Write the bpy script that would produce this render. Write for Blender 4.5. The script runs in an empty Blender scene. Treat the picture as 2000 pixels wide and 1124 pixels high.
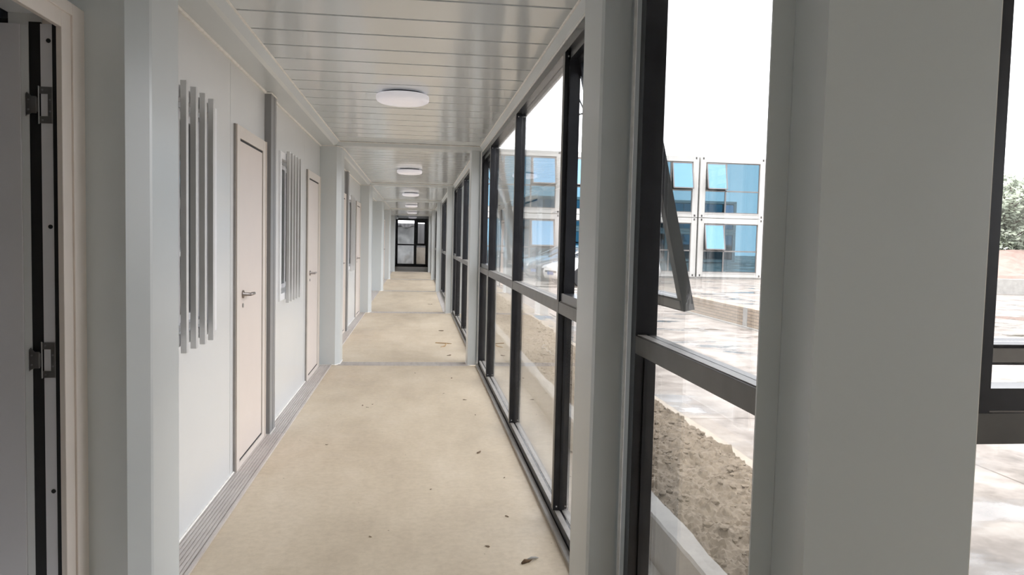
import bpy, bmesh, math, random
from mathutils import Vector, Matrix, noise

S = bpy.context.scene
COL = S.collection
rnd = random.Random(7)

# ------------------------------------------------------------------ camera
CAM_H = 1.44
FPX = 1510.0
yaw, pitch, roll = math.atan(187/FPX), math.atan(90/FPX), 0.0237
F = Vector((math.sin(yaw)*math.cos(pitch), math.cos(yaw)*math.cos(pitch), -math.sin(pitch)))
R0 = Vector((math.cos(yaw), -math.sin(yaw), 0)); U0 = R0.cross(F)
Rv = R0*math.cos(roll) + U0*math.sin(roll); Uv = -R0*math.sin(roll) + U0*math.cos(roll)
cam_data = bpy.data.cameras.new('camera'); cam = bpy.data.objects.new('camera', cam_data); COL.objects.link(cam)
m = Matrix.Identity(4)
for i in range(3):
    m[i][0] = Rv[i]; m[i][1] = Uv[i]; m[i][2] = -F[i]
m[2][3] = CAM_H
cam.matrix_world = m
cam_data.sensor_fit = 'HORIZONTAL'; cam_data.sensor_width = 36.0; cam_data.lens = FPX/2000*36
cam_data.clip_start = 0.05; cam_data.clip_end = 500
S.camera = cam

# ------------------------------------------------------------------ world, sun, exposure
W = bpy.data.worlds.new('sky'); S.world = W; W.use_nodes = True
bg = W.node_tree.nodes['Background']
bg.inputs['Color'].default_value = (0.96, 0.965, 1.0, 1); bg.inputs['Strength'].default_value = 1.6
sd = bpy.data.lights.new('sun', 'SUN'); sun = bpy.data.objects.new('sun', sd); COL.objects.link(sun)
sd.energy = 1.6; sd.angle = math.radians(14); sd.color = (1.0, 0.95, 0.88)
sun.rotation_euler = Vector((0.30, 0.42, -1.0)).to_track_quat('-Z', 'Y').to_euler()
sun.location = (-20, -25, 60)
S.view_settings.view_transform = 'Standard'; S.view_settings.look = 'None'
S.view_settings.gamma = 1.0; S.view_settings.use_curve_mapping = False
S.view_settings.exposure = 1.38
S.cycles.transparent_max_bounces = 32
S.cycles.max_bounces = 12; S.cycles.diffuse_bounces = 7; S.cycles.glossy_bounces = 6
S.cycles.caustics_reflective = False; S.cycles.caustics_refractive = False

# ------------------------------------------------------------------ materials
def nodes(name):
    mt = bpy.data.materials.new(name); mt.use_nodes = True
    nt = mt.node_tree
    return mt, nt, nt.nodes['Principled BSDF']
def N(nt, kind, **kw):
    n = nt.nodes.new(kind)
    for k, v in kw.items():
        if k in n.inputs: n.inputs[k].default_value = v
        else: setattr(n, k, v)
    return n
def tex_coord(nt, scale=(1, 1, 1)):
    g = N(nt, 'ShaderNodeNewGeometry'); mp = N(nt, 'ShaderNodeMapping')
    mp.inputs['Scale'].default_value = scale
    nt.links.new(g.outputs['Position'], mp.inputs['Vector'])
    return mp.outputs['Vector']
def ramp(nt, src, stops):
    r = N(nt, 'ShaderNodeValToRGB'); e = r.color_ramp.elements
    while len(e) < len(stops): e.new(0.5)
    for el, (p, c) in zip(e, stops):
        el.position = p; el.color = (*c, 1) if len(c) == 3 else c
    nt.links.new(src, r.inputs['Fac']); return r.outputs['Color']
def noise_n(nt, vec, scale, detail=4, rough=0.55):
    n = N(nt, 'ShaderNodeTexNoise'); n.inputs['Scale'].default_value = scale
    n.inputs['Detail'].default_value = detail; n.inputs['Roughness'].default_value = rough
    nt.links.new(vec, n.inputs['Vector']); return n.outputs['Fac']
def bump(nt, bsdf, h, strength, dist=0.01):
    b = N(nt, 'ShaderNodeBump'); b.inputs['Strength'].default_value = strength; b.inputs['Distance'].default_value = dist
    nt.links.new(h, b.inputs['Height']); nt.links.new(b.outputs['Normal'], bsdf.inputs['Normal'])
def plain(name, col, rough=0.5, metal=0.0, var=0.04, vs=6.0, spec=0.5, wav=0.0, wavs=3.0, coat=0.0):
    mt, nt, b = nodes(name)
    v = tex_coord(nt); f = noise_n(nt, v, vs)
    c = ramp(nt, f, [(0.3, tuple(x*(1-var) for x in col)), (0.7, tuple(min(1, x*(1+var)) for x in col))])
    nt.links.new(c, b.inputs['Base Color'])
    b.inputs['Roughness'].default_value = rough; b.inputs['Metallic'].default_value = metal
    b.inputs['Specular IOR Level'].default_value = spec
    b.inputs['Coat Weight'].default_value = coat
    if wav: bump(nt, b, noise_n(nt, v, wavs, 1), wav, 0.02)
    return mt
def glass(name, tint, extra=0.0, film=None, dirt=0.0):
    """thin pane: see-through, with a Schlick reflection that works on both faces"""
    mt = bpy.data.materials.new(name); mt.use_nodes = True; nt = mt.node_tree; nt.nodes.clear()
    out = N(nt, 'ShaderNodeOutputMaterial'); tr = N(nt, 'ShaderNodeBsdfTransparent'); gl = N(nt, 'ShaderNodeBsdfGlossy')
    tr.inputs['Color'].default_value = (*tint, 1); gl.inputs['Roughness'].default_value = 0.0
    gl.inputs['Color'].default_value = (*(film or (1, 1, 1)), 1)
    g = N(nt, 'ShaderNodeNewGeometry'); d = N(nt, 'ShaderNodeVectorMath', operation='DOT_PRODUCT')
    nt.links.new(g.outputs['Incoming'], d.inputs[0]); nt.links.new(g.outputs['Normal'], d.inputs[1])
    a = N(nt, 'ShaderNodeMath', operation='ABSOLUTE'); nt.links.new(d.outputs['Value'], a.inputs[0])
    s = N(nt, 'ShaderNodeMath', operation='SUBTRACT'); s.inputs[0].default_value = 1; nt.links.new(a.outputs[0], s.inputs[1])
    p = N(nt, 'ShaderNodeMath', operation='POWER'); p.inputs[1].default_value = 5; nt.links.new(s.outputs[0], p.inputs[0])
    ma = N(nt, 'ShaderNodeMath', operation='MULTIPLY_ADD', use_clamp=True)
    base = 0.045 + extra
    ma.inputs[1].default_value = 1-base; ma.inputs[2].default_value = base; nt.links.new(p.outputs[0], ma.inputs[0])
    mx = N(nt, 'ShaderNodeMixShader'); nt.links.new(ma.outputs[0], mx.inputs[0])
    nt.links.new(tr.outputs[0], mx.inputs[1]); nt.links.new(gl.outputs[0], mx.inputs[2])
    last = mx.outputs[0]
    if dirt:
        df = N(nt, 'ShaderNodeBsdfDiffuse'); df.inputs['Color'].default_value = (0.7, 0.68, 0.63, 1)
        v = tex_coord(nt, (1, 1, 0.35)); f = noise_n(nt, v, 7, 6, 0.65)
        mr = N(nt, 'ShaderNodeMapRange'); mr.inputs['From Min'].default_value = 0.42; mr.inputs['From Max'].default_value = 0.8
        mr.inputs['To Min'].default_value = dirt*0.15; mr.inputs['To Max'].default_value = dirt
        nt.links.new(f, mr.inputs['Value'])
        m2 = N(nt, 'ShaderNodeMixShader'); nt.links.new(mr.outputs[0], m2.inputs[0])
        nt.links.new(last, m2.inputs[1]); nt.links.new(df.outputs[0], m2.inputs[2]); last = m2.outputs[0]
    nt.links.new(last, out.inputs['Surface'])
    return mt

M = {}
M['panel'] = plain('white_wall_panel', (0.77, 0.78, 0.785), 0.20, var=0.012, vs=1.5, wav=0.03, wavs=2.2)
M['steel'] = plain('grey_white_steel', (0.645, 0.68, 0.69), 0.28, var=0.015, vs=2, wav=0.02)
M['seal'] = plain('cream_sealant', (0.90, 0.88, 0.84), 0.5, var=0.08, vs=25)
M['cream'] = plain('cream_door_paint', (0.80, 0.71, 0.66), 0.33, var=0.012)
M['cream_frame'] = plain('cream_frame_paint', (0.78, 0.71, 0.65), 0.35, var=0.03)
M['black'] = plain('black_aluminium', (0.020, 0.021, 0.026), 0.26, var=0.2, vs=9)
M['greyframe'] = plain('dark_grey_aluminium', (0.12, 0.115, 0.11), 0.38, var=0.15, vs=9)
M['paleled'] = plain('pale_aluminium_ledge', (0.33, 0.31, 0.29), 0.42, var=0.12, vs=14)
M['rubber'] = plain('black_rubber', (0.012, 0.012, 0.013), 0.7, var=0.1)
M['alu'] = plain('bright_aluminium', (0.62, 0.63, 0.64), 0.35, metal=0.85, var=0.06, vs=20)
M['whitealu'] = plain('white_coated_aluminium', (0.90, 0.905, 0.93), 0.3, var=0.02)
M['baralu'] = plain('grey_coated_bar', (0.68, 0.68, 0.68), 0.33, var=0.03)
M['steelhinge'] = plain('brushed_hinge_steel', (0.42, 0.41, 0.40), 0.35, metal=0.9, var=0.1, vs=30)
M['handle'] = plain('satin_bronze_steel', (0.33, 0.29, 0.27), 0.28, metal=0.95, var=0.06)
M['post'] = plain('grey_post_paint', (0.27, 0.27, 0.275), 0.35, var=0.03)
M['doorgrey'] = plain('grey_violet_door_paint', (0.74, 0.73, 0.76), 0.4, var=0.02)
M['darkroom'] = plain('room_wall', (0.30, 0.31, 0.33), 0.6, var=0.04)
M['darkend'] = plain('unlit_end_panel', (0.10, 0.10, 0.105), 0.45, var=0.05)  # dark base colour paints in the unlit far end
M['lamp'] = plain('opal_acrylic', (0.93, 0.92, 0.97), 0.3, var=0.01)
_lb = M['lamp'].node_tree.nodes['Principled BSDF']     # unlit lamps: faint glow added to brighten their undersides
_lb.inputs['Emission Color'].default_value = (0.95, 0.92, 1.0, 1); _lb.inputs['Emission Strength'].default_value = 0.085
M['glass'] = glass('window_glass', (0.965, 0.97, 0.97), dirt=0.018)
M['glass_low'] = glass('dusty_low_glass', (0.96, 0.965, 0.965), dirt=0.06)
M['glass_dark'] = glass('room_window_glass', (0.70, 0.74, 0.75))
M['glass_blue'] = glass('blue_reflective_glass', (0.30, 0.42, 0.47), extra=0.60, film=(0.14, 0.27, 0.35))
M['glass_blue_sash'] = glass('blue_glass_brighter_sky', (0.35, 0.55, 0.68), extra=0.75, film=(0.20, 0.38, 0.55))  # sash copy brightened: reflection of higher sky put into the tint
M['white_frame'] = plain('white_container_paint', (0.48, 0.475, 0.46), 0.45, var=0.04, vs=1.2)
M['win_grey'] = plain('pinkish_grey_window_frame', (0.17, 0.155, 0.15), 0.45, var=0.05)
M['inroom'] = plain('container_inside', (0.22, 0.25, 0.26), 0.8, var=0.1, vs=1)
M['leaf'] = plain('dry_brown_leaf', (0.16, 0.10, 0.055), 0.8, var=0.3, vs=60)
M['straw'] = plain('tan_dry_twig', (0.42, 0.27, 0.12), 0.7, var=0.2, vs=60)

def ceil_mat():
    mt, nt, b = nodes('glossy_ceiling_panel')
    b.inputs['Base Color'].default_value = (0.72, 0.755, 0.765, 1); b.inputs['Roughness'].default_value = 0.13
    b.inputs['Specular IOR Level'].default_value = 0.75
    v = tex_coord(nt, (3.2, 0.5, 1)); bump(nt, b, noise_n(nt, v, 1.6, 2, 0.5), 0.10, 0.03)
    return mt
M['ceil'] = ceil_mat()
M['groove'] = plain('dark_ceiling_groove', (0.04, 0.04, 0.04), 0.5)

def floor_mat():
    mt, nt, b = nodes('sealed_concrete_floor')
    v = tex_coord(nt); v2 = tex_coord(nt, (1.0, 0.35, 1))
    big = noise_n(nt, v2, 1.7, 8, 0.62)
    c1 = ramp(nt, big, [(0.30, (0.54, 0.445, 0.33)), (0.50, (0.655, 0.55, 0.415)), (0.70, (0.74, 0.635, 0.50))])
    fine = noise_n(nt, v, 26, 6, 0.7)
    c2 = ramp(nt, fine, [(0.30, (0.84, 0.83, 0.80)), (0.6, (1, 1, 1))])
    mx = N(nt, 'ShaderNodeMixRGB', blend_type='MULTIPLY'); mx.inputs['Fac'].default_value = 0.8
    nt.links.new(c1, mx.inputs['Color1']); nt.links.new(c2, mx.inputs['Color2'])
    vo = N(nt, 'ShaderNodeTexVoronoi'); vo.inputs['Scale'].default_value = 7.5; nt.links.new(v, vo.inputs['Vector'])
    sp = ramp(nt, vo.outputs['Distance'], [(0.0, (0.25, 0.2, 0.16)), (0.028, (0.3, 0.25, 0.2)), (0.04, (1, 1, 1))])
    m2 = N(nt, 'ShaderNodeMixRGB', blend_type='MULTIPLY'); m2.inputs['Fac'].default_value = 0.8
    nt.links.new(mx.outputs[0], m2.inputs['Color1']); nt.links.new(sp, m2.inputs['Color2'])
    nt.links.new(m2.outputs[0], b.inputs['Base Color'])
    rr = ramp(nt, noise_n(nt, v, 5, 5), [(0.3, (0.38,)*3), (0.7, (0.56,)*3)]); nt.links.new(rr, b.inputs['Roughness'])
    bump(nt, b, fine, 0.05, 0.003)
    return mt
M['floor'] = floor_mat()
def strip_mat():
    mt, nt, b = nodes('ribbed_aluminium_cover')
    v = tex_coord(nt, (1, 0.15, 1)); f = noise_n(nt, v, 20, 6, 0.7)
    c = ramp(nt, f, [(0.3, (0.50, 0.455, 0.43)), (0.7, (0.64, 0.60, 0.57))])
    nt.links.new(c, b.inputs['Base Color']); b.inputs['Roughness'].default_value = 0.42
    return mt
M['strip'] = strip_mat()
def pave_mat():
    mt, nt, b = nodes('wet_patched_concrete_yard')
    v = tex_coord(nt); vs = tex_coord(nt, (0.8, 1.3, 1))
    f = noise_n(nt, vs, 0.55, 8, 0.62)
    wet = ramp(nt, f, [(0.52, (0, 0, 0)), (0.58, (1, 1, 1))])
    g = noise_n(nt, v, 2.3, 8, 0.65)
    dry = ramp(nt, g, [(0.3, (0.14, 0.122, 0.108)), (0.48, (0.245, 0.218, 0.198)), (0.66, (0.34, 0.315, 0.29))])
    br = N(nt, 'ShaderNodeTexBrick'); br.inputs['Scale'].default_value = 1.0
    br.offset = 0.0; br.inputs['Brick Width'].default_value = 4.2; br.inputs['Row Height'].default_value = 3.4
    br.inputs['Mortar Size'].default_value = 0.012; br.inputs['Mortar Smooth'].default_value = 0.3
    nt.links.new(v, br.inputs['Vector'])
    jr = ramp(nt, br.outputs['Fac'], [(0.0, (1, 1, 1)), (1.0, (0.5, 0.47, 0.44))])
    m0 = N(nt, 'ShaderNodeMixRGB', blend_type='MULTIPLY'); m0.inputs['Fac'].default_value = 1
    nt.links.new(dry, m0.inputs['Color1']); nt.links.new(jr, m0.inputs['Color2'])
    m1 = N(nt, 'ShaderNodeMixRGB', blend_type='MULTIPLY'); m1.inputs['Color2'].default_value = (0.52, 0.50, 0.48, 1)
    nt.links.new(wet, m1.inputs['Fac']); nt.links.new(m0.outputs[0], m1.inputs['Color1'])
    nt.links.new(m1.outputs[0], b.inputs['Base Color'])
    rg = ramp(nt, f, [(0.52, (0.85,)*3), (0.60, (0.07,)*3)]); nt.links.new(rg, b.inputs['Roughness'])
    b.inputs['Specular IOR Level'].default_value = 0.3
    return mt
M['yard'] = pave_mat()
def rough_mat(name, a, c, scale=9, bs=0.4, rough=0.9):
    mt, nt, b = nodes(name); v = tex_coord(nt); f = noise_n(nt, v, scale, 9, 0.7)
    col = ramp(nt, f, [(0.3, a), (0.7, c)]); nt.links.new(col, b.inputs['Base Color'])
    b.inputs['Roughness'].default_value = rough; bump(nt, b, f, bs, 0.02); return mt
M['soil'] = rough_mat('turned_brown_soil', (0.085, 0.066, 0.048), (0.22, 0.178, 0.132), 14, 0.5)
M['concrete'] = rough_mat('rough_cast_concrete', (0.27, 0.265, 0.255), (0.38, 0.37, 0.355), 6, 0.25)
M['kerb'] = rough_mat('tan_concrete_kerb', (0.27, 0.23, 0.19), (0.38, 0.34, 0.29), 6, 0.2)
M['ditch'] = rough_mat('dusty_cement_strip', (0.32, 0.31, 0.29), (0.50, 0.48, 0.45), 5, 0.2)
M['mound'] = rough_mat('reddish_earth_bank', (0.19, 0.125, 0.105), (0.33, 0.245, 0.215), 2.5, 0.6)
M['foliage'] = rough_mat('grey_green_foliage', (0.22, 0.26, 0.19), (0.40, 0.44, 0.36), 1.5, 0.2)
M['bark'] = rough_mat('grey_bark', (0.10, 0.085, 0.07), (0.20, 0.17, 0.14), 8, 0.4)
M['tarp'] = rough_mat('white_tarpaulin', (0.26, 0.265, 0.265), (0.42, 0.42, 0.415), 1.0, 0.5, 0.5)
M['corr'] = plain('grey_hoarding', (0.075, 0.075, 0.08), 0.5, var=0.05)
def brick_mat():
    mt, nt, b = nodes('pale_brick_masonry')
    g = N(nt, 'ShaderNodeNewGeometry'); sx = N(nt, 'ShaderNodeSeparateXYZ'); cx = N(nt, 'ShaderNodeCombineXYZ')
    nt.links.new(g.outputs['Position'], sx.inputs[0])
    ad = N(nt, 'ShaderNodeMath', operation='ADD'); nt.links.new(sx.outputs['X'], ad.inputs[0]); nt.links.new(sx.outputs['Y'], ad.inputs[1])
    nt.links.new(ad.outputs[0], cx.inputs['X']); nt.links.new(sx.outputs['Z'], cx.inputs['Y'])
    br = N(nt, 'ShaderNodeTexBrick'); br.inputs['Scale'].default_value = 1
    br.inputs['Brick Width'].default_value = 0.25; br.inputs['Row Height'].default_value = 0.063
    br.inputs['Mortar Size'].default_value = 0.006; br.inputs['Mortar Smooth'].default_value = 0.2
    br.inputs['Color1'].default_value = (0.33, 0.26, 0.20, 1); br.inputs['Color2'].default_value = (0.27, 0.22, 0.17, 1)
    br.inputs['Mortar'].default_value = (0.11, 0.10, 0.09, 1)
    nt.links.new(cx.outputs[0], br.inputs['Vector']); nt.links.new(br.outputs['Color'], b.inputs['Base Color'])
    b.inputs['Roughness'].default_value = 0.85
    return mt
M['brick'] = brick_mat()
M['carwhite'] = plain('white_car_paint', (0.78, 0.78, 0.78), 0.15, var=0.005, coat=0.8)
M['cardark'] = plain('dark_slate_car_paint', (0.05, 0.065, 0.08), 0.18, var=0.01, coat=0.8)
M['carblue'] = plain('steel_blue_car_paint', (0.10, 0.17, 0.22), 0.18, var=0.01, coat=0.8)
M['carglass'] = plain('car_window_glass', (0.03, 0.04, 0.05), 0.05, spec=0.9)
M['tyre'] = plain('tyre_rubber', (0.02, 0.02, 0.02), 0.8)
M['rim'] = plain('alloy_rim', (0.5, 0.5, 0.52), 0.3, metal=0.9)
M['headlamp'] = plain('headlamp_lens', (0.55, 0.57, 0.6), 0.1, metal=0.4)
M['plate'] = plain('blank_blue_plate', (0.05, 0.12, 0.35), 0.4)

# ------------------------------------------------------------------ mesh helpers
class MB:
    def __init__(s): s.bm = bmesh.new()
    def box(s, x0, x1, y0, y1, z0, z1):
        x0, x1 = sorted((x0, x1)); y0, y1 = sorted((y0, y1)); z0, z1 = sorted((z0, z1))
        v = [s.bm.verts.new(p) for p in ((x0,y0,z0),(x1,y0,z0),(x1,y1,z0),(x0,y1,z0),(x0,y0,z1),(x1,y0,z1),(x1,y1,z1),(x0,y1,z1))]
        for f in ((0,3,2,1),(4,5,6,7),(0,1,5,4),(1,2,6,5),(2,3,7,6),(3,0,4,7)): s.bm.faces.new([v[i] for i in f])
        return s
    def prism(s, pts, a, b, axis='Z'):
        """extrude polygon pts; axis Z: pts=(x,y); Y: pts=(x,z); X: pts=(y,z)"""
        def P(p, t): return {'Z': (p[0], p[1], t), 'Y': (p[0], t, p[1]), 'X': (t, p[0], p[1])}[axis]
        lo = [s.bm.verts.new(P(p, a)) for p in pts]; hi = [s.bm.verts.new(P(p, b)) for p in pts]
        n = len(pts)
        s.bm.faces.new(lo[::-1]); s.bm.faces.new(hi)
        for i in range(n): s.bm.faces.new((lo[i], lo[(i+1) % n], hi[(i+1) % n], hi[i]))
        return s
    def rings(s, rings, cap=True):
        vs = [[s.bm.verts.new(p) for p in r] for r in rings]; n = len(vs[0])
        for a, b in zip(vs, vs[1:]):
            for i in range(n): s.bm.faces.new((a[i], a[(i+1) % n], b[(i+1) % n], b[i]))
        if cap: s.bm.faces.new(vs[0][::-1]); s.bm.faces.new(vs[-1])
        return s
    def lathe(s, prof, c, axis='Z', n=40):
        rs = []
        for r, t in prof:
            ring = []
            for i in range(n):
                a = 2*math.pi*i/n; u, w = r*math.cos(a), r*math.sin(a)
                ring.append({'Z': (c[0]+u, c[1]+w, c[2]+t), 'Y': (c[0]+u, c[1]+t, c[2]+w), 'X': (c[0]+t, c[1]+u, c[2]+w)}[axis])
            rs.append(ring)
        return s.rings(rs)
    def tube(s, pts, r, n=8):
        pts = [Vector(p) for p in pts]; rs = []
        for i, p in enumerate(pts):
            t = (pts[min(i+1, len(pts)-1)]-pts[max(i-1, 0)]).normalized()
            u = t.cross(Vector((0, 0, 1)));  u = u if u.length > .05 else t.cross(Vector((0, 1, 0)))
            u.normalize(); w = t.cross(u)
            rr = r[i] if isinstance(r, (list, tuple)) else r
            rs.append([tuple(p+u*rr*math.cos(2*math.pi*k/n)+w*rr*math.sin(2*math.pi*k/n)) for k in range(n)])
        return s.rings(rs)
    def build(s, name, mat, parent=None, smooth=False, bevel=0, mw=None):
        bmesh.ops.recalc_face_normals(s.bm, faces=s.bm.faces)
        me = bpy.data.meshes.new(name); s.bm.to_mesh(me); s.bm.free()
        me.materials.append(mat)
        if smooth:
            for p in me.polygons: p.use_smooth = True
        o = bpy.data.objects.new(name, me); COL.objects.link(o)
        if parent: o.parent = parent
        if mw is not None: o.matrix_local = mw
        if bevel:
            b = o.modifiers.new('bevel', 'BEVEL'); b.width = bevel; b.segments = 2; b.limit_method = 'ANGLE'
        return o
def tag(o, label=None, cat=None, group=None, kind=None):
    if label: o['label'] = label
    if cat: o['category'] = cat
    if group: o['group'] = group
    if kind: o['kind'] = kind
    return o
def empty(name, loc=(0, 0, 0), rz=0.0):
    o = bpy.data.objects.new(name, None); COL.objects.link(o); o.location = loc; o.rotation_euler = (0, 0, rz)
    o.empty_display_size = 0.1
    return o
def struct(mb, name, mat, label=None, cat=None):
    return tag(mb.build(name, mat), label, cat, kind='structure')
def copy_tree(o, parent=None):
    c = o.copy(); COL.objects.link(c)
    if parent: c.parent = parent
    for ch in list(o.children): copy_tree(ch, c)
    return c

# ------------------------------------------------------------------ dimensions of the corridor
NF = [2.53, 8.80, 15.08, 21.36, 27.60, 34.05]          # near faces of the columns
SH = [0.0, 0.0, -0.025, -0.065, -0.085, -0.105]        # the modules are not laid perfectly in line
MS = [0.0, -0.012, -0.045, -0.075, -0.095, -0.11]      # sideways offset of each module
YE = 40.6
ZB, ZC = 2.45, 2.505                                   # beam underside, ceiling
XL, XW = -1.08, 0.715                                  # wall plane left, inner face of the window frames right
MODY = [(NF[i], NF[i+1] if i < 5 else YE) for i in range(6)]
ORD = ['nearest', 'second', 'third', 'fourth', 'fifth', 'sixth']

# ------------------------------------------------------------------ ground and yard
yard = MB().box(2.50, 90, -3.4, 110, -0.40, -0.155).box(-60, 90, -60, -3.4, -0.40, -0.155).box(-60, 2.50, 44.2, 110, -0.40, -0.155)
struct(yard, 'ground', M['yard'], 'pale concrete yard with wet patches outside the corridor', 'ground')
struct(MB().box(0.80, 1.30, -3, 36, -0.40, -0.25), 'ground_strip', M['ditch'], 'dusty cement strip between the glazed wall and the low curb', 'ground')

# ------------------------------------------------------------------ corridor shell: floor
fl = MB()
for k, (a, b) in enumerate(MODY):
    fl.box(-1.30+MS[k]*0, 0.80, a+0.23, b, -0.2, 0)
fl.box(-1.08, 4.1, -3.2, 1.40, -0.2, 0).box(-1.08, 0.80, 1.40, NF[0]+0.02, -0.2, 0)
struct(fl, 'floor', M['floor'], 'worn beige concrete floor of the corridor', 'floor')
# metal thresholds over each module joint
for i in range(6):
    t = MB(); y = NF[i]
    t.box(-0.88, 0.62, y+0.0, y+0.24, -0.05, 0.002)
    for q in range(4): t.box(-0.86+SH[i], 0.60+SH[i], y+0.03+q*0.055, y+0.055+q*0.055, 0.002, 0.007)
    struct(t, 'trim_%d' % (i+1), M['strip'], 'grey ribbed metal strip across the floor at the %s pair of columns' % ORD[i], 'floor strip')

def ribbed(mb, x0, x1, y0, y1, n):
    mb.box(x0, x1, y0, y1, -0.02, 0.006)
    w = (x1-x0-0.02)/n
    for q in range(n): mb.box(x0+w*q+w*0.18, x0+w*q+w*0.82, y0, y1, 0.006, 0.0105)
    mb.box(x1-0.014, x1, y0, y1, 0.006, 0.014)
tn = 7
for k, (a, b) in enumerate(MODY[:5]):
    mb = MB(); s = MS[k]
    ya = a+0.30; ym = a + 3.20
    ribbed(mb, XL+s-0.02-(0.2 if k == 2 else 0), -0.952+s+(0.02 if k == 0 else 0), ya, ym-0.003, 8)
    ribbed(mb, XL+s-0.02-(0.2 if k == 2 else 0), -0.952+s+(0.02 if k == 0 else 0), ym+0.003, b-0.0, 8)
    struct(mb, 'trim_%d' % tn, M['strip'], 'ribbed aluminium cover strip along the foot of the left wall, %s stretch' % ORD[k], 'floor strip'); tn += 1
mb = MB(); mb.box(0.535, 0.70, 15.35, 21.3, -0.01, 0.004)
struct(mb, 'trim_%d' % tn, M['strip'], 'flat cover strip beside the glazing past the third column', 'floor strip'); tn += 1

# ------------------------------------------------------------------ ceiling
cl = MB(); gr = MB()
for k, (a, b) in enumerate(MODY):
    s = MS[k]; y = a+0.30+(0.0 if k else 0.0)
    ys = [a+0.30]
    q = a+0.355
    while q < b-0.12: ys.append(q); q += 0.3245
    ys.append(b)
    for i, (p, r) in enumerate(zip(ys, ys[1:])):
        # trapezoid pan: flat face with small turned-up edges
        cl.prism([(p+0.010, ZC+0.02), (p+0.014, ZC), (r-0.008, ZC), (r-0.004, ZC+0.02)], -0.875+s, 0.70+s, 'X')
    gr.box(-0.9+s, 0.74+s, a, b, ZC+0.018, ZC+0.05)
# junction room and the roof
for (p) in [x*0.3245-3.2 for x in range(17)]:
    cl.box(-1.08, 4.1, p+0.012, p+0.3245, ZC, ZC+0.02)
gr.box(-1.08, 4.1, -3.2, 2.6, ZC+0.018, ZC+0.05)
ceiling = struct(cl, 'ceiling', M['ceil'], 'glossy grey ceiling of narrow metal panels', 'ceiling')
g = gr.build('panel_backing', M['groove'], ceiling)
struct(MB().box(-4.6, 0.86, -3.4, YE+0.2, 2.56, 2.86).box(0.86, 4.3, -3.4, 1.45, 2.56, 2.86), 'roof', M['steel'], 'flat container roof above the corridor', 'roof')

# side beams (soffits) + sealant beads
for k, (a, b) in enumerate(MODY):
    s = MS[k]
    mb = MB()
    y0 = a+0.02
    mb.prism([(XL-0.12+s, ZB), (-0.925+s, ZB), (-0.905+s, ZB+0.012), (-0.872+s, ZC-0.002), (-0.872+s, 2.56), (XL-0.12+s, 2.56)], y0, b+0.02, 'Y')
    struct(mb, 'trim_%d' % tn, M['steel'], 'grey steel edge beam above the left wall, %s module' % ORD[k], 'beam'); tn += 1
    mb = MB()
    mb.prism([(0.86+s, ZB), (0.735+s, ZB), (0.715+s, ZB+0.012), (0.69+s, ZC-0.002), (0.69+s, 2.56), (0.86+s, 2.56)], y0, b+0.02, 'Y')
    struct(mb, 'trim_%d' % tn, M['steel'], 'grey steel edge beam above the glazed wall, %s module' % ORD[k], 'beam'); tn += 1
    mb = MB()
    for x in (-0.8735+s, 0.6915+s): mb.tube([(x, y0+0.3, ZC-0.001), (x, b, ZC-0.001)], 0.0075, 6)
    mb.tube([(XL+0.006+s, y0+0.3, ZB-0.002), (XL+0.006+s, b, ZB-0.002)], 0.011, 6)
    mb.tube([(0.722+s, y0+0.3, ZB-0.002), (0.722+s, b, ZB-0.002)], 0.0075, 6)
    struct(mb, 'trim_%d' % tn, M['seal'], 'cream sealant beads along the ceiling edges, %s module' % ORD[k], 'sealant'); tn += 1
for i in range(6):
    y = NF[i]; s = SH[i]; mb = MB()
    mb.prism([(y+0.012, ZB+0.010), (y+0.03, ZB+0.004), (y+0.27, ZB+0.004), (y+0.30, ZB+0.03), (y+0.30, 2.56), (y, 2.56), (y, ZC-0.012)], -0.905+s, 0.735+s, 'X')
    o = struct(mb, 'trim_%d' % tn, M['steel'], 'shallow grey steel cross beam under the ceiling at the %s columns' % ORD[i], 'beam'); tn += 1
    b2 = MB(); b2.tube([(-0.87+s, y-0.002, ZC-0.006), (0.69+s, y-0.002, ZC-0.006)], 0.0055, 6)
    b2.build('sealant_bead', M['seal'], o)

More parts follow.
